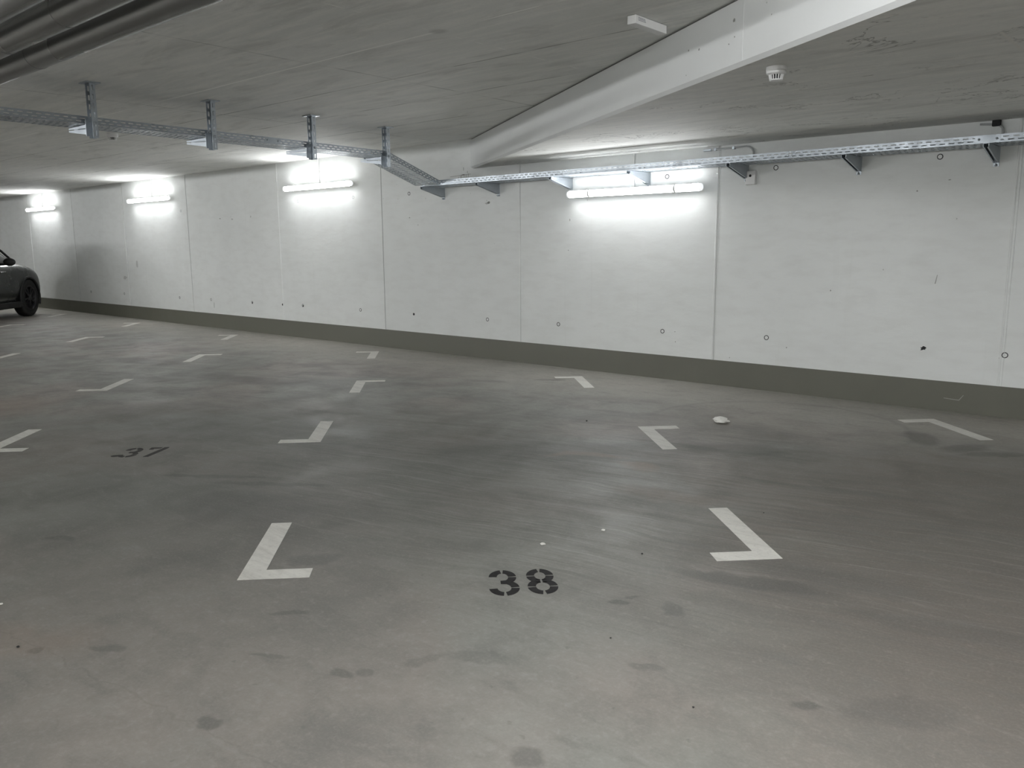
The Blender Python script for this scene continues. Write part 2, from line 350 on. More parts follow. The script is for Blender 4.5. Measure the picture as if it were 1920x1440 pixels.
for cx, cz, rx, rz in [(-7.30, 1.99, .035, .012), (-7.27, 2.0, .02, .014), (-5.98, 1.75, .006, .012), (-6.0, 1.40, .006, .006), (-4.55, .528, .008, .004), (-4.54, .42, .006, .006), (-3.3, .45, .006, .006), (-3.9, .30, .005, .005),
                       (-13.4, 1.95, .03, .012), (-13.8, 1.97, .02, .01), (-12.8, 1.98, .02, .02), (-14.2, .42, .018, .05), (-8.77, 1.85, .012, .006), (-8.6, 1.75, .01, .006), (-2.2, 1.9, .008, .006), (-1.95, 1.98, .012, .005), (-2.9, 1.02, .006, .008), (-1.46, .50, .008, .008), (-17.2, 1.15, .05, .07), (-17.8, .85, .08, .03)]:
    patch('nick', blobpts(cx, cz, rx, rz), M_faint if rx*rz > .00035 else M_nick)
# rusty drips and pencil grid on the wall beside the downstand
M_rust = simple('thin_grime', (.20, .19, .175), .8)
for x, z0, z1 in [(-7.80, 2.25, 2.345), (-7.765, 2.24, 2.36), (-7.745, 2.24, 2.36), (-7.70, 2.24, 2.365), (-7.665, 2.24, 2.37), (-7.625, 2.24, 2.38), (-7.64, 2.385, 2.41), (-7.71, 2.42, 2.46)]:
    patch('grime_streak', [(x, z0), (x+.005, z0), (x+.005, z1), (x, z1)], M_rust)
patch('grime_streak', [(-7.95, 2.352), (-7.58, 2.365), (-7.58, 2.369), (-7.95, 2.356)], M_rust)
patch('grime_streak', blobpts(-7.71, 2.366, .035, .006), M_rust)
M_scr = simple('pale_scratch', (.30, .30, .27), .6)
b = MB(); b.box((X0, D-.004, 0), (X1, D, .262)); bs = struct('baseboard_back', b, M_skirt)
patch('scratch', [(-1.86, .112), (-1.74, .105), (-1.735, .112), (-1.86, .118)], M_scr, D-.004, .001, bs)
patch('scratch', [(-1.745, .108), (-1.735, .108), (-1.705, .155), (-1.709, .157)], M_scr, D-.004, .001, bs)
b = MB(); b.box((X0-.3, Y0, 0), (X0, D, H+.25)); struct('wall_left', b, M_wall)
b = MB(); b.box((X1, Y0, 0), (X1+.3, D, H+.25)); struct('wall_right', b, M_wall)
b = MB(); b.box((X0-.3, Y0-.3, 0), (X1+.3, Y0, H+.25)); struct('wall_front', b, M_wall)

b = MB(); b.box((X0-.3, Y0-.3, H), (X1+.3, D+.3, H+.25)); struct('ceiling', b, M_ceil)
# low slab: solid block hanging below the high slab, its slanting face painted, lower edge chamfered
ch = .022; yA = D; xA = (4.94 - yA)/.63 - 2.98; xB = X1; yB = step_y(xB)
b = MB(); nrm = Vector((-.63, -1, 0)).normalized()
def off(d): 
    # points of the step line moved inwards (towards the low slab) by d
    dx = d/ (.63/math.sqrt(1+.63**2))
    return [(xA+dx, yA), (xB, yB + d*math.sqrt(1+.63**2)), (xB, D)]
lo_ = off(ch)
b.prism([(x, y) for x, y in lo_], HL, H-.002); struct('ceiling', b, M_low)
b = MB()
p0, p1 = (xA, yA), (xB, yB); q0, q1 = lo_[0], lo_[1]
b.add([(*p0, HL+ch), (*p1, HL+ch), (*p1, H-.012), (*p0, H-.012), (*q0, HL), (*q1, HL), (*q1, H-.012), (*q0, H-.012)],
      [(0,1,2,3), (0,4,5,1), (4,7,6,5), (3,2,6,7), (0,3,7,4), (1,5,6,2)])
fa = struct('trim_1', b, M_fascia)
b = MB(); q = off(.012); b.add([(*q[0], H-.014), (*q[1], H-.014), (*q[1], H), (*q[0], H), (*off(.02)[0], H), (*off(.02)[1], H), (*off(.02)[1], H-.014), (*off(.02)[0], H-.014)], [(0,1,2,3), (4,5,6,7), (0,3,4,7), (1,6,5,2), (2,5,4,3), (0,7,6,1)])
b.build('shadow_joint', simple('joint_filler', (.16, .16, .155), .8), fa)
# pits and a rib in the painted face
def fpt(x, z, d=0): return Vector((x, step_y(x), z)) + nrm*d
for x, z, r in [(-2.62, 2.62, .007), (-2.28, 2.60, .006), (-2.29, 2.69, .012), (-2.02, 2.70, .004), (-1.98, 2.63, .004), (-2.73, 2.64, .007), (-2.33, 2.575, .005), (-1.78, 2.72, .004), (-2.75, 2.50, .004)]:
    b = MB(); n = 9; tdir = Vector((1, -.63, 0)).normalized()
    rr = [r*random.uniform(.5, 1.2) for _ in range(n)]
    vs = [fpt(x, z, .0012) + tdir*math.cos(2*math.pi*i/n)*rr[i] + Vector((0, 0, 1))*math.sin(2*math.pi*i/n)*rr[i] for i in range(n)]
    vs2 = [v - nrm*.002 for v in vs]
    b.add(vs + vs2, [list(range(n)), list(range(n, 2*n))[::-1]] + [(i, (i+1) % n, n+(i+1) % n, n+i) for i in range(n)]); b.build('pit', M_nick, fa)
tdir = Vector((1, -.63, 0)).normalized()
for x in (-2.21, -4.3):
    b = MB(); a = [fpt(x, HL+ch) - tdir*.004, fpt(x, HL+ch, .0012), fpt(x, HL+ch) + tdir*.004]; c2 = [v + Vector((0, 0, H-.016-HL-ch)) for v in a]
    b.add(a + c2, [(0,1,4,3), (1,2,5,4), (0,2,1), (3,4,5), (0,3,5,2)]); b.build('formwork_rib', M_fascia, fa)

# ---------------------------------------------------------------- floor markings
PHI = R(46.15)
EX = Vector((math.cos(PHI), math.sin(PHI), 0)); EY = Vector((-math.sin(PHI), math.cos(PHI), 0))
BW, BL, LW = 2.5, 5.544, .106
def frame(o): 
    mm = Matrix((EX, EY, Vector((0, 0, 1)))).transposed().to_4x4(); mm.translation = Vector((o[0], o[1], 0)); return mm
def corner_mark(o, i, j, label, dx=0, dy=0):
    sx = 1 if i == 0 else -1; sy = 1 if j == 0 else -1
    la, sh = .765, .315
    pts = [(0, 0), (sx*sh, 0), (sx*sh, sy*LW), (sx*LW, sy*LW), (sx*LW, sy*la), (0, sy*la)]
    if sx*sy < 0: pts = pts[::-1]
    b = MB(); b.prism(pts, -.001, .0016)
    ob = b.build('parking_corner_mark', M_mark)
    P = Vector((o[0], o[1], 0)) + EX*(BW*i + dx) + EY*(BL*j + dy)
    mm = frame((P.x, P.y)); ob.matrix_world = mm
    return tag(ob, label, 'road marking', 'white corner marks of the parking bays')
O38, O37, O36, O35, O34, O39 = (-3.215, 1.791), (-6.789, 1.809), (-10.458, 1.785), (-14.10, 1.80), (-17.75, 1.80), (.441, 1.77)
corner_mark(O38, 0, 0, 'large white L mark on the floor left of the number 38, nearest to the viewer', .005, -.002)
corner_mark(O38, 1, 0, 'white L mark on the floor right of and behind the number 38, tyre-smeared long arm')
corner_mark(O38, 1, 1, 'white corner mark near the wall below the long lit lamp, right of faint tyre print', -.01, -.01)
corner_mark(O38, 0, 1, 'white corner mark of the number 38 bay, in the middle, opening to the lower right', -.02, 0)
corner_mark(O37, 0, 0, 'white corner mark cut by the left picture edge, level with the faded number 37', .01, -.01)
corner_mark(O37, 1, 0, 'scuffed white corner mark right of the faded number 37, with patchy long arm', -.04, .04)
corner_mark(O37, 1, 1, 'small white corner mark close to the wall below the second lamp from the right', 0, 0)
corner_mark(O37, 0, 1, 'white corner mark at the rear left of bay 37, short arm pointing right', .03, .0)
corner_mark(O36, 1, 0, 'white corner mark behind the faded number 37, its short arm pointing left', -.03, 0)
corner_mark(O36, 1, 1, 'small white corner mark by the skirting, third from the right along the wall')
corner_mark(O36, 0, 1, 'thin white corner mark in front of the second lamp from the left')
corner_mark(O35, 1, 0, 'thin white corner mark at the left edge, second row behind the faded 37')
corner_mark(O35, 1, 1, 'far small white corner mark by the wall right of the dark car')
corner_mark(O35, 0, 1, 'thin white line mark on the floor just in front of the dark car')
corner_mark(O34, 1, 1, 'tiny pale corner mark beside the front wheel of the dark car, next to the skirting')
b = MB()
# white rear-right mark of bay 39 and its rear left
corner_mark(O39, 0, 1, 'white corner mark to the left of the crumpled paper, long arm slanting down right', -.02, -.01)
corner_mark(O39, 1, 1, 'white corner mark farthest right, close to the skirting under the steel tray')

def ring_seg(b, cx, cy, rx, ry, wd, a0, a1, z0, z1, n=10):
    for i in range(n):
        A, B = R(a0 + (a1-a0)*i/n), R(a0 + (a1-a0)*(i+1)/n)
        P = [(cx+rx*math.cos(A), cy+ry*math.sin(A)), (cx+rx*math.cos(B), cy+ry*math.sin(B)),
             (cx+(rx-wd)*math.cos(B), cy+(ry-wd)*math.sin(B)), (cx+(rx-wd)*math.cos(A), cy+(ry-wd)*math.sin(A))]
        b.prism(P, z0, z1)
Z0, Z1 = -.001, .0012
DW, DH, T = .130, .276, .036
def digit(ch, ox):
    b = MB(); cx = ox + DW/2; r1x, r1y = .061, .078; r2x, r2y = .066, .080
    c1y, c2y = DH - r1y, r2y; g = 7; e = 5; Z2 = Z1 + .0004
    if ch == '8':
        for a0, a1 in ((90+g, 180-e), (e, 90-g)): ring_seg(b, cx, c1y, r1x, r1y, T, a0, a1, Z0, Z1)
        ring_seg(b, cx, c1y, r1x, r1y, T, 180+e, 270-g, Z0, Z1); ring_seg(b, cx, c1y, r1x, r1y, T, 270+g, 360-e, Z0, Z1)
        ring_seg(b, cx, c2y, r2x, r2y, T, 90+g, 180-e, Z0, Z1); ring_seg(b, cx, c2y, r2x, r2y, T, e, 90-g, Z0, Z1)
        ring_seg(b, cx, c2y, r2x, r2y, T, 180+e, 270-g, Z0, Z1); ring_seg(b, cx, c2y, r2x, r2y, T, 270+g, 360-e, Z0, Z1)
        b.prism([(cx-.045, c2y+r2y-.030), (cx-.006, c2y+r2y-.030), (cx-.006, c1y-r1y+.030), (cx-.045, c1y-r1y+.030)], Z0, Z2)
        b.prism([(cx+.006, c2y+r2y-.030), (cx+.045, c2y+r2y-.030), (cx+.045, c1y-r1y+.030), (cx+.006, c1y-r1y+.030)], Z0, Z2)
    if ch == '3':
        for a0, a1 in ((90+g, 175), (e, 90-g), (285, 360-e)): ring_seg(b, cx, c1y, r1x, r1y, T, a0, a1, Z0, Z1)
        for a0, a1 in ((e, 75), (270+g, 360-e), (180+e, 270-g)): ring_seg(b, cx, c2y, r2x, r2y, T, a0, a1, Z0, Z1)
        ym = (c2y+r2y + c1y-r1y)/2
        b.prism([(cx-.012, ym-.016), (cx+.035, ym-.022), (cx+.035, ym+.022), (cx-.012, ym+.016)], Z0, Z2)
    if ch == '7':
        b.prism([(ox, DH-T), (ox+.072, DH-T), (ox+.080, DH), (ox, DH)], Z0, Z1)
        b.prism([(ox, DH-.062), (ox+.030, DH-.062), (ox+.030, DH-T+.001), (ox, DH-T+.001)], Z0, Z1)
        b.prism([(ox+.03, 0), (ox+.066, 0), (ox+.100, .13), (ox+.128, DH-.030), (ox+.128, DH), (ox+.094, DH), (ox+.088, DH-.036), (ox+.060, .13)], Z0, Z1)
    return b
def number(chars, o, ox, oy, label, mat, gap):
    P = Vector((o[0], o[1], 0)) + EX*ox + EY*oy
    t = thing('bay_number', label, 'floor number'); t.matrix_world = frame((P.x, P.y))
    for i, c in enumerate(chars):
        digit(c, i*gap).build('digit', mat, t)
    return t
number('38', O38, 1.113, -.285, 'dark stencilled number 38 on the grey floor in the foreground', M_digit, .167)
n37 = number('37', O37, 1.072, -.272, 'faded stencilled number 37 on the dark floor at left', M_digit_old, .165)
b = MB(); b.prism([(-.012 + .028*math.cos(a), .045 + .024*math.sin(a)) for a in [2*math.pi*i/14 for i in range(14)]], Z0, Z1); b.build('paint_blot', M_digit_old, n37)

# ---------------------------------------------------------------- lamps
HALF = 86
def make_lamp(L=1.72, mat=None, lift=.080):
    t = thing('tube_lamp', 'x', 'lamp')
    r = .037; Mx = Matrix.Rotation(R(90), 4, 'Y')
    def shell(a0, a1, rr, n):
        q = MB(); xs = (-L/2+.03, L/2-.03); an = [R(a0 + (a1-a0)*i/n) for i in range(n+1)]
        q.add([(x, rr*math.sin(a), rr*math.cos(a)) for x in xs for a in an], [(i, i+1, n+2+i, n+1+i) for i in range(n)]); return q
    # wall side is at +y: opaque carrier there, clear diffuser round the rest
    shell(90+HALF, 450-HALF, r, 28).build('diffuser', mat or M_tube, t, smooth=True)
    shell(90-HALF-1, 90+HALF+1, r*1.01, 12).build('carrier', M_plastic, t, smooth=True)
    for s in (-1, 1):
        b = MB(); pr = [(r*1.02, 0), (r*1.03, .008), (r*1.01, .018), (r*.85, .027), (r*.5, .031), (.0005, .032)]
        b.lathe(pr, 28, Matrix.Translation((s*(L/2-.034), 0, 0)) @ Matrix.Rotation(R(90*s), 4, 'Y'), cap=False); b.build('end_cap', M_cap, t, smooth=True)
        b = MB(); x = s*L*.32
        b.box((x-.014, r*.55, -.020), (x+.014, lift, .020)); b.lathe([(r*1.02, -.012), (r*1.10, -.012), (r*1.10, .012), (r*1.02, .012)], 24, Matrix.Translation((x, 0, 0)) @ Mx, cap=False)
        b.build('mounting_clip', M_plastic, t)
    return t
lamp0 = make_lamp(lift=.105)
wl_lamps = [(-5.075, 2.032, 'long lit tube lamp on the wall under the steel tray, nearest of the four'),
            (-10.75, 2.372, 'lit tube lamp on the wall left of the tray bend, second from the right'),
            (-16.28, 2.398, 'lit tube lamp on the wall, third from the right, second from the car'),
            (-21.85, 2.408, 'smallest lit tube lamp above the dark car, farthest left'),
            (-27.4, 2.41, 'lit tube lamp on the wall beyond the car, left of the picture')]
for i, (x, z, lab) in enumerate(wl_lamps):
    o = lamp0 if i == 0 else copy_tree(lamp0)
    o.location = (x, D-.105, z); o['label'] = lab; o['group'] = 'tube lamps on the long wall'
lampA = make_lamp(1.72, M_tube2); lampC = make_lamp(1.72, M_tubeC)
for i, (x, y, z, rz, lab) in enumerate([(-.6, 1.8, H-.082, 0, 'lit tube lamp under the ceiling above the viewer'),
        (4.4, -.8, H-.082, 0, 'lit tube lamp under the ceiling behind the viewer to the right'),
        (-5.0, Y0+.08, 2.40, 1, 'added lit tube lamp on the opposite wall, nearest behind the viewer'), (-10.7, Y0+.08, 2.40, 1, 'added lit tube lamp on the opposite wall, second to the left'),  # opposite row is unseen, added to throw light across the ceiling
        (-16.3, Y0+.08, 2.40, 1, 'added lit tube lamp on the opposite wall, third to the left'), (-22.0, Y0+.08, 2.40, 1, 'added lit tube lamp on the opposite wall, farthest to the left'),
        (-13.5, Y0+.08, 2.40, 1, 'added lit tube lamp on the opposite wall, between the second and third to the left'), (-19.2, Y0+.08, 2.40, 1, 'added lit tube lamp on the opposite wall, between the third and the farthest')]):  # two more added in between to brighten the far left ceiling
    o = lampA if i == 0 else make_lamp(1.72, M_tubeB) if i == 1 else (lampC if i == 2 else copy_tree(lampC))
    o.location = (x, y, z); o.rotation_euler = (0, 0, R(180)) if rz else (R(90), 0, 0)
    o['label'] = lab; o['group'] = 'tube lamps outside the picture'

# cable conduits feeding the wall lamps
for x, z0, z1, y, lab in [(-5.10, 2.075, HL, D-.012, 'short white cable conduit between ceiling and nearest lamp, behind the tray'),
                       (-10.80, 2.412, H, D-.012, 'white cable conduit from ceiling to the lamp left of the tray bend'),
                       (-16.30, 2.438, H, D-.012, 'white cable conduit from ceiling to the third lamp from the right'),
                       (-21.95, 2.448, H, D-.012, 'white cable conduit from ceiling to the farthest lamp above the car')]:
    t = thing('cable_conduit', lab, 'conduit', (x, y, z0), group='conduits above the wall lamps')
    b = MB(); b.tube([(0, 0, 0), (0, 0, z1-z0)], .009, 12); b.build('conduit_tube', M_plastic, t, smooth=True)
    b = MB(); b.box((-.018, -.014, (z1-z0)*.45), (.018, .012, (z1-z0)*.45+.016)); b.build('clip', M_plastic, t)
    b = MB(); b.tube([(0, 0, .0), (0, -.03, -.006), (0, -.070, -.004)], .007, 8); b.build('cable_end', M_plastic, t, smooth=True)

# ---------------------------------------------------------------- cable trays
PITCH = .068
def slotted(b, L, v0, v1, rows, M, stag=True, sl=.042, sw=.0085):
    """sheet in local (u, v): u along 0..L, v across; rows = v centres of slot rows"""
    n = max(1, int(L / PITCH)); p = L / n
    vs = [v0]
    for r in rows: vs += [r - sw/2, r + sw/2]
    vs.append(v1)
    for k in range(len(vs)-1):
        a, c = vs[k], vs[k+1]
        if k % 2 == 0:
            b.quad((0, a, 0), (L, a, 0), (L, c, 0), (0, c, 0), M)
        else:
            sh = p/2 if (stag and (k//2) % 2) else 0
            g = p - sl
            x = -p + sh
            for i in range(n+2):
                x0, x1 = max(0, x + sl/2 + p - p/2 - p/2), 0
                s0 = x + p/2 - sl/2; s1 = s0 + sl      # the slot; web from s1 to next s0
                w0, w1 = max(0, s1), min(L, s0 + p)
                if w1 > w0: b.quad((w0, a, 0), (w1, a, 0), (w1, c, 0), (w0, c, 0), M)
                x += p
def tray(name, label, P0, P1, width, side=1, h=.060, group='galvanised cable tray sections', joint=None, far=True):
    """near bottom edge from P0 to P1; the tray lies to the left (side=+1) or right (-1) of that line"""
    P0, P1 = Vector(P0), Vector(P1); u = (P1-P0); L = u.length; u.normalize()
    v = Vector((0, 0, 1)).cross(u).normalized() * side; wv = u.cross(v).normalized() * (1 if side > 0 else -1)
    t = thing(name, label, 'cable tray', P0, group=group); 
    F = Matrix((u, v, wv)).transposed().to_4x4()
    for k, off_ in enumerate((0, width)):
        if k == 1 and not far: continue
        b = MB(); M = F @ Matrix.Translation((0, off_, 0)) @ Matrix.Rotation(R(90), 4, 'X')
        slotted(b, L, 0, h, (h*.27, h*.68), M)
        s = 1 if k == 0 else -1
        M2 = F @ Matrix.Translation((0, off_, h)); b.quad((0, 0, 0), (L, 0, 0), (L, s*.010, 0), (0, s*.010, 0), M2)
        b.build('side_rail', M_zinc, t, solid=.0016)
    b = MB(); n = max(1, int(L/.052)); p = L/n
    # bottom sheet with cross slots in staggered columns
    cols = 3; cw = width/cols
    for ci in range(cols):
        y0, y1 = ci*cw, (ci+1)*cw; m0, m1 = y0+cw*.10, y1-cw*.10; sh = (p/2 if ci % 2 else 0)
        b.quad((0, y0, 0), (L, y0, 0), (L, m0, 0), (0, m0, 0), F); b.quad((0, m1, 0), (L, m1, 0), (L, y1, 0), (0, y1, 0), F)
        x = -p
        for i in range(n+2):
            s0 = x + sh; s1 = s0 + .019; w0, w1 = max(0, s1), min(L, s0+p)
            if w1 > w0: b.quad((w0, m0, 0), (w1, m0, 0), (w1, m1, 0), (w0, m1, 0), F)
            x += p
    b.build('base_sheet', M_zinc, t, solid=.0016)
    if joint is not None:
        for off_, s in ((0, -1), (width, 1)):
            b = MB(); b.box((joint-.09, off_-.002 if s < 0 else off_, .004), (joint+.09, off_ if s < 0 else off_+.002, h-.004), F); j = b.build('coupler', M_zinc, t)
            for q in (-.06, .065):
                b = MB(); b.lathe([(.009, 0), (.009, .005), (.005, .009), (.0005, .010)], 10, F @ Matrix.Translation((joint+q, off_+s*.002, h*.5)) @ Matrix.Rotation(R(90 if s < 0 else -90), 4, 'X'), cap=False)
                b.build('bolt', M_zinc, j, smooth=True)
    return t
ZT = 2.480; ZR = 2.222; YR = 7.46
NA = Vector((-7.325, 2.25, ZT)); NB = Vector((-7.440, 4.90, ZT)); NC = Vector((-7.545, 6.42, ZT)); ND = Vector((-7.78, YR-.01, ZR+.004))
WL = .33
tray('cable_tray', 'steel cable tray hanging from stems at upper left, section nearest the pipes', NA, NB, WL, 1, joint=2.60)
tray('cable_tray', 'steel cable tray section between the coupling plate and the downward bend', NB + (NC-NB).normalized()*.006, NC, WL, 1)
tray('cable_tray', 'short sloping steel cable tray running down from the last stem to the wall', NC + Vector((0, .012, -.004)), ND, WL+.02, 1)
tray('cable_tray', 'long steel cable tray on wall brackets above the nearest lamp', (-8.10, YR, ZR), (-1.56, YR+.01, ZR), .33, 1, joint=6.49)
tray('cable_tray', 'end piece of the wall cable tray at the right picture edge', (-1.552, YR+.01, ZR), (2.0, YR+.01, ZR), .33, 1)

# ceiling stems with cantilever arms
def make_stem():
    t = thing('tray_hanger', 'x', 'tray support')
    b = MB(); b.box((-.075, -.06, -.008), (.075, .06, 0)); b.build('head_plate', M_zinc_d, t, bevel=.003)
    Ls = .440
    b = MB()
    # I profile: web along x, flanges with slots facing +y / -y ... flange sheets
    for x in (-.040, .040):
        Mf = Matrix.Translation((x, -.0225, -Ls)) @ Matrix.Rotation(R(90), 4, 'Y').inverted() @ Matrix.Rotation(0, 4, 'X')
        # local u -> z, v -> y
        Mu = Matrix(((0, 0, 1, x), (0, 1, 0, -.0225), (1, 0, 0, -Ls), (0, 0, 0, 1)))
        slotted(b, Ls-.006, 0, .045, (.0225,), Mu, False, .042, .012)
    Mu = Matrix(((0, 1, 0, -.040), (0, 0, 1, .021), (1, 0, 0, -Ls), (0, 0, 0, 1)))
    slotted(b, Ls-.006, 0, .080, (.026, .054), Mu, False, .040, .015)
    b.build('stem_profile', M_zinc_d, t, solid=.0035)
    # arm: U channel tapering away from the stem, pointing -x
    b = MB(); La = .40; zt = -.326
    for y in (-.022, .022):
        b.add([(-.042, y, zt), (-.042, y, zt-.030), (-.042-La, y, zt-.012), (-.042-La, y, zt)], [(0, 1, 2, 3)]); b.add([(-.042, y, zt-.040), (-.042, y, zt-.085), (-.042-La, y, zt-.030), (-.042-La, y, zt-.018)], [(0, 1, 2, 3)])
    b.quad((-.042, -.022, zt), (-.042, .022, zt), (-.042-La, .022, zt), (-.042-La, -.022, zt))
    b.quad((-.042, -.022, zt-.085), (-.042, -.010, zt-.085), (-.042-La, -.010, zt-.030), (-.042-La, -.022, zt-.030))
    b.quad((-.042, .010, zt-.085), (-.042, .022, zt-.085), (-.042-La, .022, zt-.030), (-.042-La, .010, zt-.030))
    b.build('cantilever_arm', M_zinc_d, t, solid=.003)
    b = MB(); b.box((-.048, -.045, -.425), (-.040, .045, -.290)); b.build('clamp_plate', M_zinc_d, t, bevel=.002)
    b = MB(); b.lathe([(.012, 0), (.012, .010), (.006, .014), (.0005, .014)], 8, Matrix.Translation((.042, 0, -.325)) @ Matrix.Rotation(R(90), 4, 'Y'), cap=False)
    b.build('bolt', M_zinc, t, smooth=True)
    return t
st0 = make_stem()
for i, (x, y, lab) in enumerate([(-7.281, 3.048, 'slotted steel stem hanging from the ceiling, leftmost, nearest the grey pipes'), (-7.361, 4.156, 'slotted steel stem hanging from the ceiling, second from the left'),
                     (-7.433, 5.319, 'slotted steel stem with bright head plate, third from the left'), (-7.530, 6.400, 'slotted steel stem at the tray bend, rightmost of the four')]):
    o = st0 if i == 0 else copy_tree(st0)
    o.location = (x, y, H); o['label'] = lab; o['group'] = 'stems carrying the tray'
# wall brackets
def make_bracket():
    t = thing('wall_bracket', 'x', 'tray support')
    b = MB(); b.box((-.022, -.006, -.155), (.022, 0, 0)); b.build('back_plate', M_zinc_d, t, bevel=.0015)
    b = MB(); La = .40
    for x in (-.019, .019):
        b.add([(x, -.004, -.004), (x, -.004, -.125), (x, -.03, -.125), (x, -La, -.034), (x, -La, -.004)], [(0, 1, 2, 3, 4)])
    b.quad((-.019, -.004, -.004), (.019, -.004, -.004), (.019, -La, -.004), (-.019, -La, -.004))
    for s in (-1, 1):
        b.quad((s*.019, -.03, -.125), (s*.009, -.03, -.125), (s*.009, -La, -.034), (s*.019, -La, -.034))
    b.build('cantilever_arm', M_zinc_d, t, solid=.0028)
    for x in (-.001,):
        b = MB(); b.lathe([(.011, 0), (.011, .008), (.006, .013), (.006, .03), (.0005, .031)], 8, Matrix.Translation((x, -.006, -.143)) @ Matrix.Rotation(R(90), 4, 'X'), cap=False); b.build('bolt', M_zinc, t, smooth=True)
    return t
br0 = make_bracket()
for i, (x, lab) in enumerate([(-8.08, 'dark steel wall bracket at the foot of the sloping tray, leftmost'), (-7.10, 'steel wall bracket with two shiny bolts, second from the left'), (-5.96, 'brightly lit steel wall bracket at the left end of the nearest lamp'),
              (-4.915, 'brightly lit steel wall bracket above the middle of the nearest lamp'), (-3.79, 'steel wall bracket right of the nearest lamp beside the small white box'),
              (-2.705, 'steel wall bracket alone between the white box and the tray joint'), (-1.61, 'steel wall bracket under the tray joint at far right'), (-.5, 'steel wall bracket beyond the right picture edge')]):
    o = br0 if i == 0 else copy_tree(br0)
    o.location = (x, D, ZR-.001); o['label'] = lab; o['group'] = 'brackets carrying the wall tray'

# ---------------------------------------------------------------- pipes at upper left
for i, (y, lab, z) in enumerate([(2.105, 'grey service pipe under the ceiling, outermost and lowest in view of the bundle', 2.640), (1.835, 'grey service pipe in the middle of the ceiling bundle', 2.640), (1.560, 'grey service pipe at the top left corner, nearest the viewer', 2.640)]):
    t = thing('service_pipe', lab, 'pipe', (0, y, z), group='pipes under the ceiling')
    b = MB(); b.tube([(-30 + 2.0*k, 0, 0) for k in range(14)] + [(-2.75 - .05*i, 0, 0)] + [(-2.75 - .05*i + .14*math.sin(R(a)), 0, .14*(1-math.cos(R(a)))) for a in (20, 40, 60, 80)], .083, 40); b.build('pipe_run', M_pipe, t, smooth=True)
    for x in [(-5.75, -3.55), (-5.45, -4.6), (-4.9,)][i] + (-9., -14., -20.):
        b = MB(); b.lathe([(.081, -.001), (.0850, .0), (.0850, .010), (.081, .011)], 40, Matrix.Translation((x, 0, 0)) @ Matrix.Rotation(R(90), 4, 'Y'), cap=False)
        b.build('joint_band', M_pipe, t, smooth=True)
    for x in (-11.2, -16.4, -22.0, -3.1):
        b = MB(); b.lathe([(.084, -.013), (.089, -.013), (.089, .013), (.084, .013)], 32, Matrix.Translation((x, 0, 0)) @ Matrix.Rotation(R(90), 4, 'Y'), cap=False)
        b.tube([(x, 0, .086), (x, 0, H-z)], .005, 8); b.build('hanger', M_zinc, t)

# ---------------------------------------------------------------- small devices
def detector(loc, lab, s=1.0):
    t = thing('smoke_detector', lab, 'smoke detector', loc, group='smoke detectors on the ceiling'); t.scale = (s, s, s)
    b = MB(); b.lathe([(.052, 0), (.060, -.002), (.061, -.022), (.057, -.026)], 36); b.build('base', M_plastic, t, smooth=True)
    b = MB(); b.lathe([(.055, -.024), (.060, -.030), (.058, -.040), (.047, -.047), (.043, -.048)], 36); b.build('shell', M_plastic, t, smooth=True)
    b = MB(); b.lathe([(.034, -.044), (.030, -.074)], 24); b.build('dark_chamber', M_dark, t, smooth=True)
    b = MB()
    for k in range(16):
        a = 2*math.pi*k/16; M = Matrix.Rotation(a, 4, 'Z')
        b.add([(.046, -.0022, -.046), (.046, .0022, -.046), (.038, -.0022, -.046), (.038, .0022, -.046), (.038, -.0022, -.078), (.038, .0022, -.078), (.031, -.0022, -.078), (.031, .0022, -.078)],
              [(0,1,3,2), (4,6,7,5), (0,4,5,1), (2,3,7,6), (0,2,6,4), (1,5,7,3)], M)
    b.build('cage_ribs', M_plastic, t)
    b = MB(); b.lathe([(.0005, -.082), (.034, -.082), (.039, -.078), (.039, -.075), (.0005, -.075)], 28, cap=False); b.build('bottom_cap', M_plastic, t, smooth=True)
    b = MB(); b.lathe([(.004, 0), (.003, -.003), (.0005, -.003)], 8, Matrix.Translation((.048, .0, -.036)), cap=False); b.build('indicator', M_grey, t)
detector((-2.085, 4.63, HL), 'white smoke detector on the low ceiling right of the slanting downstand', .92)
detector((-10.22, 4.49, H), 'small white smoke detector on the ceiling seen below the steel tray at left', 1.0)

t = thing('ceiling_box', 'white rectangular box under the ceiling touching the line of the downstand', 'box', (-2.852, 4.369, H))
b = MB(); b.box((-.060, 0, -.052), (0, .350, -.003)); b.build('housing', M_plastic, t, bevel=.003)
b = MB(); b.box((-.050, .03, -.003), (-.010, .32, 0)); b.build('mounting_plate', M_grey, t)
b = MB(); random.seed(3)
for row, z in enumerate((-.015, -.022, -.030)):
    y = .028
    while y < .105 - .012*(row == 0):
        l = random.uniform(.004, .010); b.box((-.0003, y, z-.0022), (.0008, y+l, z+.0022)); y += l + .003
b.build('print', M_ink, t)

t = thing('junction_box', 'small white box with dark hole on the wall right of the fifth bracket', 'box', (-3.733, D, 2.105))
b = MB(); b.box((-.050, -.040, -.072), (.050, 0, .060)); b.build('housing', M_plastic, t, bevel=.004)
b = MB(); b.lathe([(.013, 0), (.013, .002), (.009, .002), (.0005, .001)], 16, Matrix.Translation((0, -.040, .012)) @ Matrix.Rotation(R(90), 4, 'X'), cap=False); b.build('cable_entry', M_dark, t)

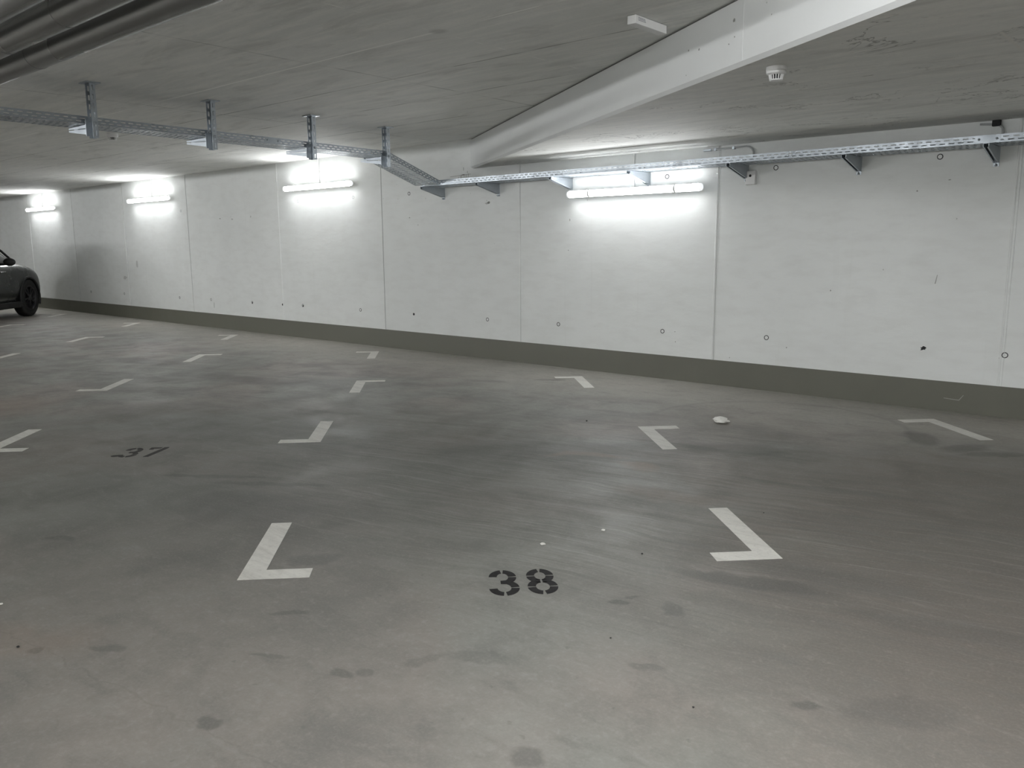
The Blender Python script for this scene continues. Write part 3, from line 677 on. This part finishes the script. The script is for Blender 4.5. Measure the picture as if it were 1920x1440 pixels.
t = thing('bent_conduit', 'grey conduit bent down behind the tray, under the low ceiling right of the nearest lamp', 'conduit', (0, D, 0))
b = MB(); b.tube([(-4.235, -.012, 2.400), (-4.15, -.014, 2.398), (-3.95, -.016, 2.402), (-3.80, -.016, 2.404), (-3.765, -.016, 2.396), (-3.735, -.018, 2.375), (-3.720, -.02, 2.345), (-3.718, -.02, 2.25)], .009, 10); b.build('conduit_tube', M_grey, t, smooth=True)
for x in (-4.13, -3.93):
    b = MB(); b.box((x-.012, -.028, 2.386), (x+.012, 0, 2.413)); b.build('clip', M_zinc_d, t)
b = MB(); b.box((-4.26, -.03, 2.388), (-4.17, 0, 2.408)); b.build('end_box', M_zinc, t, bevel=.003)
t = thing('bent_conduit', 'dark bent conduit in shadow above the tray joint at far right', 'conduit', (0, D, 0))
b = MB(); b.tube([(-1.75, -.014, 2.410), (-1.66, -.014, 2.402), (-1.61, -.014, 2.392), (-1.585, -.016, 2.37), (-1.578, -.02, 2.33), (-1.578, -.02, 2.24)], .009, 10); b.build('conduit_tube', M_grey, t, smooth=True)
b = MB(); b.box((-1.66, -.034, 2.385), (-1.60, 0, 2.433)); b.build('end_box', M_dark, t, bevel=.003)

# ---------------------------------------------------------------- litter
def crumple(name, loc, r, label, cat, mat, seed, sx=1, sy=1, sz=1, rz=0):
    random.seed(seed); bm = bmesh.new(); bmesh.ops.create_icosphere(bm, subdivisions=3, radius=1)
    from mathutils import noise
    for v in bm.verts:
        n = v.co.normalized(); k = 1 + .28*noise.noise(n*2.1 + Vector((seed, 0, 0))) + .16*noise.noise(n*6 + Vector((0, seed, 0)))
        v.co = Vector((n.x*k*sx, n.y*k*sy, n.z*k*sz)) * r
    zmin = min(v.co.z for v in bm.verts)
    for v in bm.verts: v.co.z -= zmin
    me = bpy.data.meshes.new(name); bm.to_mesh(me); bm.free(); me.materials.append(mat)
    o = bpy.data.objects.new(name, me); C.objects.link(o); o.location = loc; o.rotation_euler = (0, 0, rz); return tag(o, label, cat)
crumple('crumpled_paper', (-3.12, 6.155, 0), .056, 'crumpled white paper lying on the floor right of the middle', 'litter', M_paper, 4, 1.0, 1.25, .42, R(60))
crumple('paper_scrap', (-2.457, 3.013, 0), .013, 'tiny white scrap on the floor just behind the number 38', 'litter', M_paper, 5, 1, 1, .3)
crumple('paper_scrap', (-2.346, 3.370, 0), .010, 'tiny white scrap on the floor farther behind the number 38, towards the tyre-smeared mark', 'litter', M_paper, 6, 1, 1, .4)
crumple('paper_scrap', (-3.728, 1.019, 0), .008, 'tiny white scrap on the floor at the left picture edge', 'litter', M_paper, 9, 1, 1, .4)
for i, (x, y, r, lab) in enumerate([(-2.015, 3.219, 0.0048, 'black grit crumb on the floor behind and right of number 38'), (-3.263, .931, 0.0054, 'black grit crumb on the floor at lower left'),
      (-1.172, 2.193, 0.0036, 'black grit crumb on the bare floor at lower right'), (-1.640, 2.412, 0.0036, 'black grit crumb on the floor in front of number 38'),
      (-1.839, 4.169, 0.0036, 'black grit crumb on the floor beside the tyre-smeared mark'), (-4.006, 5.494, 0.0072, 'black grit crumb on the floor left of the mark by the paper')]):
    crumple('grit_crumb', (x, y, 0), r, lab, 'grit', M_stone, 20+i, 1, 1, .6)

# ---------------------------------------------------------------- the car
def make_car():
    M_body = simple('dark_grey_car_paint', (.035, .038, .036), .28, .35, .05, 5); M_body.node_tree.nodes['Principled BSDF'].inputs['Coat Weight'].default_value = .6
    M_glass = simple('dark_car_glass', (.012, .013, .015), .08, 0, .02, 5); M_trim = simple('black_car_trim', (.012, .012, .012), .5)
    M_tyre = simple('tyre_rubber', (.013, .013, .013), .75); M_rim = simple('dark_alloy', (.06, .06, .065), .35, .7)
    M_chrome = simple('bright_trim', (.7, .7, .7), .15, .9); M_lens = simple('lamp_glass', (.55, .55, .55), .1, 0); M_red = simple('red_lamp_glass', (.25, .01, .01), .2)
    t = thing('car', 'dark grey car with black wheels, parked nose to the wall at the left picture edge', 'car')
    W = .91
    # station: x, z_sill, z_shoulder, half width, z_top (bonnet / deck), top half width
    ST = [(-.86-2.66, .45, .70, .60, .86, .45), (-3.42, .30, .86, .78, 1.00, .62), (-3.15, .24, .96, .87, 1.06, .70), (-2.66, .22, 1.0, .91, 1.08, .74), (-2.1, .22, .99, .91, 1.06, .76), (-1.3, .22, .97, .905, 1.04, .76),
          (-.75, .22, .965, .905, 1.03, .75), (-.35, .23, .97, .91, 1.05, .72), (0, .24, .96, .915, 1.03, .70), (.35, .25, .90, .90, .98, .66), (.62, .27, .80, .84, .90, .58), (.80, .33, .68, .72, .78, .46), (.87, .42, .58, .58, .64, .40)]
    def ring(s):
        x, zb, zs, hw, zt, tw = s; zm = (zb+zs)/2
        return [(x, 0, zb), (x, hw*.80, zb), (x, hw*.955, zb+.06), (x, hw, zm-.05), (x, hw*.995, zm+.10), (x, hw*.985, zs-.09), (x, hw*.955, zs-.01), (x, (hw*.95+tw)/2, zs+(zt-zs)*.62), (x, tw*.85, zt-.012), (x, 0, zt)]
    b = MB(); K = 10; rings = []
    for s in ST:
        r_ = ring(s); full = r_ + [(x, -y, z) for x, y, z in r_[-2:0:-1]]; rings.append(full)
    n = len(rings[0])
    vs = [p for rg in rings for p in rg]; fs = [(i*n+j, i*n+(j+1) % n, (i+1)*n+(j+1) % n, (i+1)*n+j) for i in range(len(ST)-1) for j in range(n)]
    fs.append(list(range(n))); fs.append([(len(ST)-1)*n+j for j in range(n)][::-1]); b.add(vs, fs)
    body = b.build('body', M_body, None, smooth=True, angle=80)
    sd = body.modifiers.new('s', 'SUBSURF'); sd.levels = 2; sd.render_levels = 2
    cutters = []
    for wx in (0, -2.66):
        for s in (-1, 1):
            c = MB(); c.lathe([(.385, -.16), (.385, .16)], 40, Matrix.Translation((wx, s*.86, .365)) @ Matrix.Rotation(R(90), 4, 'X')); co = c.build('cut', M_trim); cutters.append(co)
            md = body.modifiers.new('b', 'BOOLEAN'); md.operation = 'DIFFERENCE'; md.object = co; md.solver = 'EXACT'
    dg = bpy.context.evaluated_depsgraph_get(); me = bpy.data.meshes.new_from_object(body.evaluated_get(dg)); body.modifiers.clear(); body.data = me
    for co in cutters: bpy.data.objects.remove(co)
    if len(me.materials) < 2: me.materials.append(M_trim)
    for p in me.polygons:
        p.use_smooth = True
    body.parent = t
    # greenhouse
    G = [(-3.30, 1.03, .66, 1.05, .60), (-3.0, 1.03, .76, 1.27, .60), (-2.5, 1.03, .80, 1.46, .60), (-1.9, 1.02, .815, 1.535, .61), (-1.3, 1.02, .815, 1.545, .61), (-.95, 1.02, .81, 1.50, .60), (-.45, 1.02, .78, 1.27, .62), (-.02, 1.0, .72, 1.04, .64)]
    def gr(s):
        x, z0, hw, zt, tw = s; r_ = [(x, 0, z0-.05), (x, hw, z0-.06), (x, hw, z0), (x, hw*.5+tw*.5+.02, (z0+zt)/2), (x, tw, zt-.03), (x, tw*.6, zt), (x, 0, zt+.008)]
        return r_ + [(a, -c, d) for a, c, d in r_[-2:0:-1]]
    b = MB(); rg = [gr(s) for s in G]; n = len(rg[0]); b.add([p for q in rg for p in q], [(i*n+j, i*n+(j+1) % n, (i+1)*n+(j+1) % n, (i+1)*n+j) for i in range(len(G)-1) for j in range(n)] + [list(range(n)), [(len(G)-1)*n+j for j in range(n)][::-1]])
    o = b.build('windows', M_glass, t, smooth=True, angle=60); sd = o.modifiers.new('s', 'SUBSURF'); sd.levels = 1; sd.render_levels = 2
    b = MB(); k = 7; rr = [[(s[0], y, z) for y, z in ((-s[4]-.012, s[3]-.045), (-s[4]*.62, s[3]+.010), (0, s[3]+.018), (s[4]*.62, s[3]+.010), (s[4]+.012, s[3]-.045))] for s in G[1:6]]
    b.add([p for q in rr for p in q], [(i*5+j, i*5+j+1, (i+1)*5+j+1, (i+1)*5+j) for i in range(4) for j in range(4)]); b.build('roof', M_body, t, smooth=True, solid=.012)
    for s in (-1, 1):
        b = MB(); b.tube([(-.93, s*.600, 1.485), (-.45, s*.640, 1.262), (-.03, s*.665, 1.035)], .022, 8); b.build('windscreen_pillar', M_trim, t, smooth=True)
        b = MB(); b.box((-2.0, s*.80-.02, 1.0), (-1.93, s*.80+.02, 1.06)); b.tube([(-1.96, s*.80, 1.0), (-1.96, s*.63, 1.50)], .03, 8); b.build('door_pillar', M_trim, t, smooth=True)
        # mirror
        b = MB(); bmv = bmesh.new(); bmesh.ops.create_icosphere(bmv, subdivisions=3, radius=1)
        for v in bmv.verts: v.co = Vector((v.co.x*.075*(1 if v.co.x > 0 else .7), v.co.y*.12, v.co.z*.075)) + Vector((-.86, s*1.00, 1.06))
        me = bpy.data.meshes.new('mirror'); bmv.to_mesh(me); bmv.free(); me.materials.append(M_trim)
        for p in me.polygons: p.use_smooth = True
        mo = bpy.data.objects.new('mirror', me); C.objects.link(mo); mo.parent = t
        b = MB(); b.tube([(-.84, s*.80, 1.02), (-.85, s*.95, 1.02)], .02, 8); b.build('mirror_arm', M_trim, mo, smooth=True)
        # sill trim, arch liners, lamps
        b = MB(); b.box((-2.25, s*.86 if s > 0 else s*.925, .20), (-.42, s*.925 if s > 0 else s*.86, .315)); b.build('sill_trim', M_trim, t, bevel=.015)
        for wx in (0, -2.66):
            b = MB(); pts = []
            for i in range(17):
                a = R(-22 + 224*i/16); pts.append((wx + .392*math.cos(a), s*.905, .365 + .392*math.sin(a)))
            b.tube(pts, .022, 8); b.build('wheel_arch_trim', M_trim, t, smooth=True)
            b = MB(); ar = [(wx + .386*math.cos(R(q)), .365 + .386*math.sin(R(q))) for q in range(-12, 193, 12)]; nn = len(ar)
            b.add([(x_, s*.893, z_) for x_, z_ in ar] + [(x_, s*.62, z_) for x_, z_ in ar], [(k, k+1, nn+k+1, nn+k) for k in range(nn-1)] + [[nn+k for k in range(nn)]])
            b.build('wheel_housing', M_trim, t, solid=.004)
        b = MB(); b.add([(.67, s*.57, .73), (.59, s*.73, .74), (.46, s*.82, .80), (.47, s*.80, .85), (.58, s*.71, .83), (.69, s*.55, .79)], [(0,1,2,3,4,5)]); b.build('headlight', M_lens, t, solid=.03)
        b = MB(); b.box((-3.52, s*.66-.10, .86), (-3.40, s*.66+.10, .93)); b.build('tail_light', M_red, t, bevel=.01)
        b = MB(); b.box((-.95-.10, s*.905-.012, .86), (-.95+.10, s*.905+.014, .885)); b.build('door_handle', M_body, t, bevel=.006)
    # wheels
    def wheel(wx, s):
        b = MB(); Mw = Matrix.Rotation(R(-90*s), 4, 'X')
        b.lathe([(.225, -.105), (.33, -.110), (.352, -.09), (.358, -.05), (.358, .05), (.352, .09), (.33, .110), (.225, .105)], 48, Mw, cap=False)
        w_ = b.build('wheel', M_tyre, t, smooth=True, angle=50); w_.location = (wx, s*.80, .358)
        b = MB(); b.lathe([(.226, .104), (.215, .09), (.205, .02), (.0005, .02)], 40, Mw, cap=False); b.lathe([(.235, .104), (.235, .111), (.222, .111), (.215, .095)], 40, Mw, cap=False)
        for k in range(10):
            a = 2*math.pi*k/10 + (.12 if k % 2 else -.12); MM = Mw @ Matrix.Rotation(a, 4, 'Z'); b.box((.03, -.012, .06), (.225, .012, .095), MM)
        b.lathe([(.055, .03), (.055, .10), (.04, .108), (.0005, .108)], 20, Mw, cap=False)
        b.build('rim', M_rim, w_, smooth=True)
    for wx in (0, -2.66):
        for s in (-1, 1): wheel(wx, s)
    b = MB(); b.box((.835, -.36, .42), (.885, .36, .54)); b.build('grille', M_trim, t, bevel=.01)
    return t
car = make_car()
# origin = front axle centre on the floor; x forward
cf = Vector((O34[0]+.02, O34[1], 0)) + EX*(1.90-.91) + EY*5.13
fx, fy = EY, -EX
mm = Matrix((fx, fy, Vector((0, 0, 1)))).transposed().to_4x4(); 
if mm.to_3x3().determinant() < 0: mm = Matrix((fx, -fy, Vector((0, 0, 1)))).transposed().to_4x4()
mm.translation = cf + EX*.02 - EY*.05; car.matrix_world = mm @ Matrix.Diagonal((1.10, 1.03, 1.13, 1))
